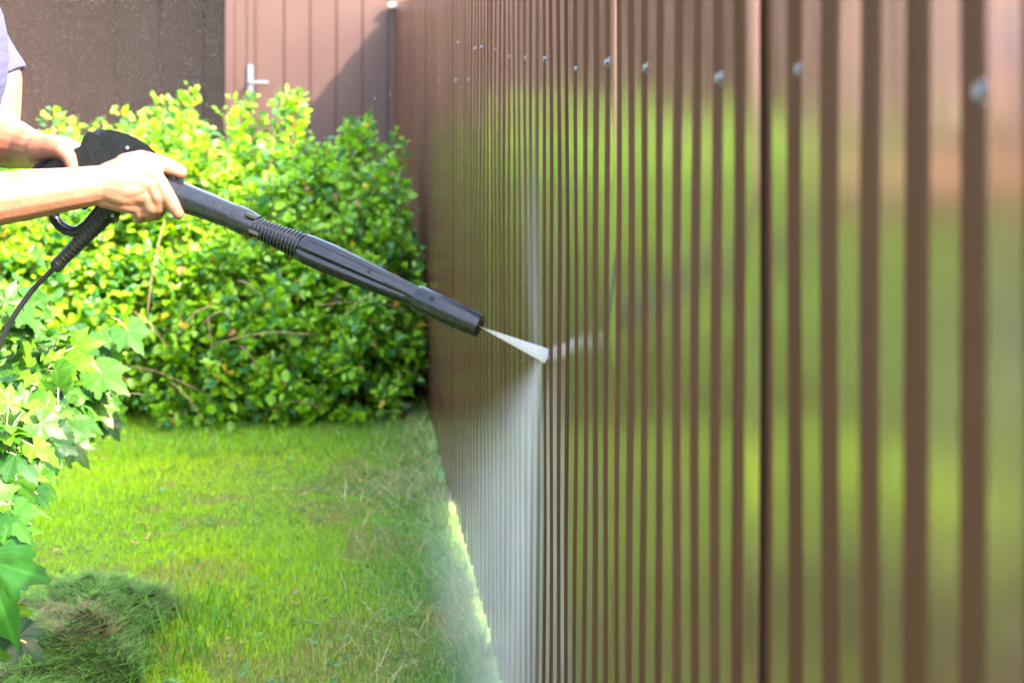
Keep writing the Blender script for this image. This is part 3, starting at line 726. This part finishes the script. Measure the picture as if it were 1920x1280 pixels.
for (px, py, r_, s_) in [(616, 472, 4.6, .0262), (606, 499, 4, .0265), (700, 508, 4.6, .0232), (689, 535, 4, .0238), (816, 559, 4.6, .0231), (805, 587, 3.6, .023), (595, 455, 2.5, .0268), (422, 388, 4.8, .0238), (413, 415, 3, .0245), (466, 402, 4.2, .0242)]:
    hole(px, py, r_, s_)
# trigger guard ring and trigger
gpts = smoothpath([GP(196, 382), GP(178, 404), GP(160, 424), GP(140, 434), (GP(118, 427)), GP(103, 410), GP(104, 394), GP(120, 376), GP(140, 350), GP(150, 322)], 8)
bm = bmesh.new(); tube_bm(bm, gpts, .0105, 14); bm_obj('trigger_guard', bm, PLASTIC, gun)
tp = smoothpath([GP(200, 335), GP(178, 352), GP(162, 372), GP(156, 392)], 6)
bm = bmesh.new(); tube_bm(bm, tp, [.008] * (len(tp) - 1) + [.005], 12); bm_obj('trigger', bm, PLASTIC, gun)
# hose with ribbed strain relief
st = []; N_ = 15
for i in range(N_):
    t = i / N_; a = (207 - t * 95, 396 + t * 95 * 1.02 * .985, 17 - t * 4.5)
    for (u, dr) in ((0, -1.8), (.2, -1.8), (.32, 0), (.74, 0), (.86, -1.8)):
        st.append((a[0] - 95 / N_ * u, a[1] + 95.4 / N_ * u, a[2] + dr))
axis_tube('strain_relief', st, 22, m=RUBBER)
axis_tube('hose_cuff', [(114, 490, 12), (113, 491, 13.5), (108, 496, 13.5), (103, 500.5, 12.5), (102, 501, 6)], 22, m=RUBBER)
hp = smoothpath([GP(108, 495), GP(92, 512), GP(60, 545), GP(28, 590), GP(4, 635), GP(-25, 720), GP(-60, 860), GP(-110, 1100), P(-190, 1400, 3.35), (-1.15, 3.3, .012), (-1.45, 3.2, .012), (-1.9, 2.8, .012), (-2.6, 2.6, .012)], 8)
bm = bmesh.new(); tube_bm(bm, hp, .0054, 12)
hose = bm_obj('hose', bm, RUBBER, gun)

# ------------------------------------------------------------------ person
person = empty('person', (-1.2, 3.35, 0), 'man in a grey blue T-shirt, bare forearms out, both hands gripping the spray gun', 'person')
class Flesh:
    def __init__(s): s.bm = bmesh.new()
    def cap(s, p0, r0, p1, r1, seg=16, flat=False):
        p0, p1 = Vector(p0), Vector(p1); L_ = (p1 - p0).length; t = (p1 - p0).normalized()
        pts, rad = [], []
        if not flat:
            for i in range(1, 6): a = math.pi / 2 * (1 - i / 6); pts.append(p0 - t * r0 * math.sin(a)); rad.append(r0 * math.cos(a))
        pts += [p0, p1]; rad += [r0, r1]
        if not flat:
            for i in range(1, 6): a = math.pi / 2 * i / 6; pts.append(p1 + t * r1 * math.sin(a)); rad.append(r1 * math.cos(a))
        tube_bm(s.bm, pts, rad, seg)
    def chain(s, *pr, seg=16):
        pr = [(p, r + .0008) for p, r in pr]
        for (p, r), (q, u) in zip(pr, pr[1:]): s.cap(p, r, q, u, seg)
    def ball(s, p, r, sc_=(1, 1, 1)):
        q = bmesh.ops.create_uvsphere(s.bm, u_segments=20, v_segments=12, radius=1)
        for v in q['verts']: v.co = Vector(p) + Vector((v.co.x * r * sc_[0], v.co.y * r * sc_[1], v.co.z * r * sc_[2]))
    def done(s, name, m, parent, voxel, sm=6, f=.6):
        o = bm_obj(name, s.bm, m, parent)
        r = o.modifiers.new('r', 'REMESH'); r.mode = 'VOXEL'; r.voxel_size = voxel; r.use_smooth_shade = True
        q = o.modifiers.new('s', 'SMOOTH'); q.iterations = sm; q.factor = f
        return o
B = Flesh()
hY = gY(290)                      # depth of the gun at the front hand
def HP(px, py, dy): return P(px, py, hY + dy)
# right (near) forearm and hand
elb = Vector((-1.235, 3.22, 1.155)); RS = Vector((-1.21, 3.14, 1.60))
wr = HP(186, 347, -.040)
B.chain((RS, .062), ((RS + elb) / 2 + Vector((0, -.005, 0)), .056), (elb, .048))
fa = lambda t, dz=0, dy=0: elb.lerp(wr, t) + Vector((0, dy, dz))
B.chain((elb, .047), (fa(.22, .004), .059), (fa(.45, .002), .058), (fa(.70, -.001), .046), (fa(.88), .040), (wr, .036))
B.chain((fa(.7, .012), .036), (wr + Vector((0, 0, .008)), .026)); B.chain((fa(.7, -.012), .036), (wr + Vector((0, 0, -.010)), .024))
# metacarpals
mc = {'i': (HP(284, 322, -.042), .0165), 'm': (HP(287, 345, -.046), .0165), 'r': (HP(279, 368, -.044), .016), 'p': (HP(262, 388, -.034), .0145)}
for kx, (p, r_) in mc.items():
    st_ = wr.lerp(p, .15) + Vector((0, 0, {'i': .012, 'm': .004, 'r': -.006, 'p': -.014}[kx]))
    B.chain((st_, .0225), (st_.lerp(p, .55) + Vector((0, -.003, 0)), .0195), (p, r_))
for a, b in (('i', 'm'), ('m', 'r'), ('r', 'p')):       # webbing
    p, q = mc[a][0].lerp(mc[b][0], .5), wr; B.chain((q.lerp(p, .3), .020), (p.lerp(q, .12), .0135))
B.chain((wr + Vector((.01, .01, 0)), .026), (HP(245, 370, -.01), .020))             # heel of the palm
B.chain((HP(205, 330, -.03), .026), (HP(240, 312, -.02), .022), (HP(262, 306, -.012), .0165))   # thumb base
for a, b, r_ in (('i', 'm', .0205), ('m', 'r', .0205), ('r', 'p', .019)):
    p = mc[a][0].lerp(mc[b][0], .5)
    for dy in (-.006,): B.chain((wr + Vector((0, dy, 0)), .026), (wr.lerp(p, .5) + Vector((0, dy - .003, 0)), .023), (p.lerp(wr, .10) + Vector((0, .001, 0)), r_ - .003))
# thumb on top of the housing
B.chain((HP(236, 311, -.022), .0235), (HP(264, 302, -.016), .0200), (HP(296, 306, -.018), .0158), (HP(318, 314, -.018), .0152), (HP(339, 323, -.018), .0122))
B.chain((HP(262, 312, -.030), .015), (HP(285, 322, -.035), .014))
# index finger laid down the side
B.chain(mc['i'], (HP(301, 345, -.048), .0140), (HP(313, 366, -.047), .0140), (HP(325, 385, -.044), .0128), (HP(335, 400, -.040), .0108))
# the other fingers close under the body
B.chain(mc['m'], (HP(296, 369, -.049), .0138), (HP(297, 388, -.038), .0136), (HP(294, 401, -.014), .0122), (HP(294, 398, .012), .0108))
B.chain(mc['r'], (HP(284, 388, -.044), .0134), (HP(282, 400, -.030), .013), (HP(276, 405, -.006), .0118), (HP(276, 396, .018), .0102))
B.chain(mc['p'], (HP(264, 399, -.033), .0120), (HP(262, 408, -.018), .0112), (HP(258, 405, .004), .0100), (HP(258, 396, .020), .009))
# left (far) arm and hand on the rear grip
LSH = Vector((-1.17, 3.60, 1.605)); lY = gY(110)
lel = P(-12, 268, 3.57); lwr = P(78, 284, lY + .045)
B.chain((LSH, .062), (P(-6, 150, 3.60), .050), (P(-6, 215, 3.59), .047), (lel, .046))
B.chain((lel, .047), (P(20, 270, 3.56), .050), (P(50, 278, 3.52), .040), (lwr, .031))
def LP_(px, py, dy): return P(px, py, lY + dy)
lm = {'i': LP_(150, 300, .045), 'm': LP_(142, 315, .048), 'r': LP_(132, 328, .046), 'p': LP_(120, 340, .040)}
for kx, p in lm.items():
    B.chain((lwr, .024), (lwr.lerp(p, .6), .019), (p, .0155))
for kx, p in lm.items():
    o_ = {'i': 0, 'm': -6, 'r': -12, 'p': -18}[kx]
    cx_, cy_ = 168 + o_, {'i': 318, 'm': 330, 'r': 341, 'p': 351}[kx]
    B.chain((p, .0150), (LP_(cx_, cy_, .040), .0132), (LP_(cx_ + 6, cy_ + 6, .012), .0122), (LP_(cx_ - 4, cy_ + 4, -.018), .0110))
B.chain((lwr + Vector((0, -.015, .008)), .026), (LP_(100, 276, .005), .0235), (LP_(118, 280, -.016), .0185), (LP_(130, 295, -.026), .0140), (LP_(136, 312, -.028), .0115))   # thumb
B.chain((LP_(92, 276, .030), .024), (LP_(120, 276, .028), .020), (LP_(143, 282, .030), .0150))
# torso, legs, neck, head (outside the frame)
TX = -1.22
B.chain(((TX - .0, 3.36, 1.00), .15), ((TX, 3.36, 1.20), .135), ((TX, 3.36, 1.42), .15), ((TX, 3.36, 1.56), .09))
B.chain(((TX, 3.22, 1.44), .11), ((TX, 3.50, 1.44), .11)); B.chain(((TX, 3.28, .98), .13), ((TX, 3.44, .98), .13)); B.chain(((TX, 3.24, 1.585), .06), ((TX, 3.50, 1.585), .06))
B.chain((RS, .062), ((TX, 3.28, 1.56), .07)); B.chain((LSH, .062), ((TX, 3.44, 1.56), .07))
for sg, sy in ((-1, 3.26), (1, 3.46)):
    B.chain(((TX, sy, .95), .10), ((TX + .03, sy + sg * .02, .52), .065), ((TX - .01, sy + sg * .03, .30), .058), ((TX, sy + sg * .03, .09), .04), ((TX + .16, sy + sg * .04, .05), .032))
B.chain(((TX, 3.36, 1.58), .062), ((TX + .03, 3.36, 1.72), .058))
hc = Vector((TX + .06, 3.36, 1.815))
B.ball(hc, .105, (1.0, .76, 1.12)); B.ball(hc + Vector((.035, 0, -.06)), .07, (.95, .85, .95)); B.cap(hc + Vector((.10, 0, .015)), .010, hc + Vector((.122, 0, -.022)), .015)
B.cap(hc + Vector((.088, -.022, -.062)), .010, hc + Vector((.088, .022, -.062)), .010); B.cap(hc + Vector((.088, -.03, .034)), .012, hc + Vector((.088, .03, .034)), .012)
for sy in (-1, 1): B.ball(hc + Vector((-.005, sy * .08, -.005)), .030, (.6, .4, 1.1))
bodyo = B.done('body', SKIN, person, .0024, 5, .55)
S = Flesh()
S.cap((TX, 3.36, .96), .155, (TX, 3.36, 1.20), .15, 24, True); S.chain(((TX, 3.36, 1.18), .148), ((TX + .01, 3.36, 1.42), .165), ((TX, 3.36, 1.55), .105))
S.chain(((TX, 3.22, 1.44), .12), ((TX, 3.50, 1.44), .12)); S.cap((TX, 3.27, .96), .14, (TX, 3.30, 1.3), .135, 24, True); S.cap((TX, 3.45, .96), .14, (TX, 3.42, 1.3), .135, 24, True)
S.chain((RS, .072), ((TX, 3.28, 1.57), .075)); S.chain((LSH, .070), ((TX, 3.44, 1.57), .075)); S.cap(RS, .071, RS.lerp(elb, .52), .074, 24, True)
# bulge of the chest that shows inside the frame
S.ball(P(-93, 110, 3.38), .108, (1, 1.0, 1.7))
hem = P(8, 155, 3.60)
S.cap(LSH, .069, hem.lerp(LSH, -.0) + Vector((-.010, 0, 0)), .063, 28, True)
shirt = S.done('t_shirt', SHIRT, person, .004, 5, .6)
tx = bpy.data.textures.new('folds', 'CLOUDS'); tx.noise_scale = .07; tx.noise_depth = 2
dm = shirt.modifiers.new('d', 'DISPLACE'); dm.texture = tx; dm.strength = .007; dm.mid_level = .5
# printed swirl on the shirt front
T_ = Flesh()
T_.cap((TX, 3.36, .90), .158, (TX, 3.36, 1.0), .155, 24, True)
for sg, sy in ((-1, 3.26), (1, 3.46)):
    T_.cap((TX, sy, .95), .115, (TX + .03, sy + sg * .02, .52), .082, 20, True); T_.cap((TX + .03, sy + sg * .02, .54), .08, (TX, sy + sg * .03, .07), .065, 20, True)
T_.done('trousers', DENIM, person, .006, 5)
for sg, sy in ((-1, 3.26), (1, 3.46)):
    q = Flesh(); q.chain(((TX - .03, sy + sg * .03, .05), .046), ((TX + .10, sy + sg * .035, .045), .044), ((TX + .19, sy + sg * .04, .035), .034)); q.done('shoe', RUBBER, person, .006, 4)
q = Flesh(); q.ball(hc + Vector((-.018, 0, .03)), .106, (1.0, .80, 1.05)); q.done('hair', HAIR, person, .005, 3)
for sy in (-1, 1):
    bm = bmesh.new(); s_ = bmesh.ops.create_uvsphere(bm, u_segments=14, v_segments=10, radius=.012)
    for v in s_['verts']: v.co += hc + Vector((.088, sy * .032, .008))
    bm_obj('eye', bm, EYE, person)

# ------------------------------------------------------------------ water: jet, mist, droplets
hit = Vector((X0 + KX * (1300 / (1027 - 615)), 1300 / (1027 - 615), H - (668 - HY) / F * (1300 / (1027 - 615))))
nz_ = P(898, 611.5, gY(898))
def vol_mat(name, color=(1., .985, .98)):
    m = bpy.data.materials.new(name); m.use_nodes = True; t = m.node_tree
    t.nodes.remove(t.nodes['Principled BSDF']); v = t.nodes.new('ShaderNodeVolumePrincipled')
    v.inputs['Color'].default_value = (*color, 1); v.inputs['Anisotropy'].default_value = .2
    t.links.new(v.outputs[0], t.nodes['Material Output'].inputs['Volume']); return m, t, v
m, t, v = vol_mat('jet_water'); jt = t.nodes.new('ShaderNodeTexCoord'); jm = t.nodes.new('ShaderNodeMapping'); jm.inputs['Scale'].default_value = (60, 60, 420); jn = t.nodes.new('ShaderNodeTexNoise'); jn.inputs['Detail'].default_value = 3
t.links.new(jt.outputs['Object'], jm.inputs[0]); t.links.new(jm.outputs[0], jn.inputs[0]); jr = t.nodes.new('ShaderNodeMapRange'); t.links.new(jn.outputs[0], jr.inputs[0])
for i_, q_ in enumerate((.35, .6, 60., 420.)): jr.inputs[i_ + 1].default_value = q_
t.links.new(jr.outputs[0], v.inputs['Density'])
dj = (hit - nz_).normalized(); sdj = dj.cross(Vector((0, 0, 1))).normalized(); upj = sdj.cross(dj)
bm = bmesh.new(); rings = []
Lj = (hit - nz_).length
for i in range(9):
    q = i / 8; c = nz_ + dj * Lj * q * 1.0; rv = .0012 + .0125 * q; rh = .0010 + .0036 * q
    rings.append([bm.verts.new(c + upj * rv * math.cos(a) * (1 + (.10 * q * math.sin(a * 5 + i * 2.1))) + sdj * rh * math.sin(a)) for a in [2 * math.pi * j / 16 for j in range(16)]])
for a, b in zip(rings, rings[1:]):
    for j in range(16): bm.faces.new((a[j], a[(j + 1) % 16], b[(j + 1) % 16], b[j]))
bm.faces.new(rings[0][::-1]); bm.faces.new(rings[-1])
jet = bm_obj('water_jet', bm, m); tag(jet, 'thin white fan of water shooting from the lance tip onto the fence', 'water jet')
# mist peeling off the fence; local x along the fence (away), y out to the lawn, z up
m, t, v = vol_mat('mist')
tc = t.nodes.new('ShaderNodeTexCoord'); sx = t.nodes.new('ShaderNodeSeparateXYZ'); t.links.new(tc.outputs['Object'], sx.inputs[0])
def mt(op, a, b=None, c=None):
    n_ = t.nodes.new('ShaderNodeMath'); n_.operation = op
    for i, q in enumerate((a, b, c)):
        if q is None: continue
        if isinstance(q, (int, float)): n_.inputs[i].default_value = q
        else: t.links.new(q, n_.inputs[i])
    return n_.outputs[0]
def mr(v_, a, b, c=0., d=1.):
    n_ = t.nodes.new('ShaderNodeMapRange'); n_.interpolation_type = 'SMOOTHSTEP'; t.links.new(v_, n_.inputs[0])
    for i, q in enumerate((a, b, c, d)): n_.inputs[i + 1].default_value = q
    return n_.outputs[0]
X_, Y_, Z_ = sx.outputs
below = mt('MULTIPLY', Z_, -1.)
fan = mr(mt('DIVIDE', mt('SUBTRACT', below, mt('MULTIPLY', X_, .32)), mt('ADD', .02, mt('SQRT', mt('ADD', mt('MULTIPLY', X_, X_), mt('MULTIPLY', Z_, Z_))))), -.05, .40)             # under the sloping upper edge
front = mr(X_, -.012, .006)                                                   # sharp near side
r2 = mt('SQRT', mt('ADD', mt('MULTIPLY', X_, X_), mt('MULTIPLY', Z_, Z_)))
fall = mt('DIVIDE', 1., mt('ADD', .08, mt('MULTIPLY', r2, 1.15)))
outw = mr(mt('DIVIDE', Y_, mt('ADD', .028, mt('MULTIPLY', r2, .11))), .35, 1., 1., 0.)
xf = mt('EXPONENT', mt('MULTIPLY', X_, -.15))
nzt = t.nodes.new('ShaderNodeTexNoise'); nzt.inputs['Scale'].default_value = 5.; nzt.inputs['Detail'].default_value = 3; t.links.new(tc.outputs['Object'], nzt.inputs['Vector'])
dn = mt('MULTIPLY', mt('MULTIPLY', fan, front), mt('MULTIPLY', fall, mt('MULTIPLY', outw, mt('MULTIPLY', xf, mr(nzt.outputs['Fac'], .2, .75, .5, 1.2)))))
# upward plume, narrow
up1 = mt('MULTIPLY', mr(X_, -.012, .004), mr(X_, .0, .14, 1., 0.)); up2 = mt('MULTIPLY', mr(Z_, -.05, .02), mr(Z_, .0, .42, 1., .06))
upd = mt('MULTIPLY', mt('MULTIPLY', up1, up2), outw)
v.inputs['Density'].default_value = 1
t.links.new(mt('ADD', mt('MULTIPLY', dn, 1.1), mt('MULTIPLY', upd, 3.)), v.inputs['Density'])
bm = bmesh.new(); box_bm(bm, (-.02, .0095, -.93), (2.4, .13, .75))
mist = bm_obj('water_mist', bm, m, None, False)
mist.location = hit; mist.rotation_euler = (0, 0, math.atan2(fd.y, fd.x))
tag(mist, 'white spray mist fanning down along the fence from where the jet hits', kind='stuff')
# droplets flying through the air
k = M_('water_drop'); k.set(Base_Color=(.5, .5, .5), Roughness=.2, Alpha=.6); DROP = k.m
def drops(name, pts, ln, wd, d, label):
    n = len(pts); dd = np.tile(np.array(d, float), (n, 1)) + rng.normal(0, .16, (n, 3))
    rot = frames(dd); s = np.stack([wd, ln, wd], 1)
    o = link(name, instances(name, oc, of, pts, rot, s, np.ones((n, 3))), DROP); tag(o, label, kind='stuff'); return o
n = 6000; px = rng.uniform(-40, 415, n); py = rng.uniform(-60, 270, n) ; yy = rng.uniform(3.6, 5.0, n)
pts = np.stack([(px - 960) / F * yy, yy, H - (py - HY) / F * yy], 1)
drops('spray_drops', pts, rng.uniform(.001, .003, n), rng.uniform(.00005, .00011, n), (.18, 0, -1), 'fine sunlit spray drops drifting in front of the dark wall')
n = 110; q = np.abs(rng.normal(0, 1, n)) * .06; an = rng.uniform(0, 2 * math.pi, n)
pts = np.array([FW(hit.y / LK + abs(a * math.cos(b)) * 1.2, rng.uniform(.01, .06), hit.z + a * math.sin(b)) for a, b in zip(q, an)])
drops('impact_drops', pts, rng.uniform(.001, .004, n), rng.uniform(.00012, .0003, n), (.6, -.3, .3), 'bright drops bouncing off the ribs where the jet lands')
n = 500; s = np.abs(rng.normal(0, .5, n)); pts = np.array([FW(hit.y / LK + a, b, c) for a, b, c in zip(s, rng.uniform(.02, .5, n), rng.uniform(.1, 1.5, n))])
drops('splash_drops', pts, rng.uniform(.001, .003, n), rng.uniform(.0001, .0003, n), (.2, .2, -1), 'tiny splash drops flying off the wet fence')
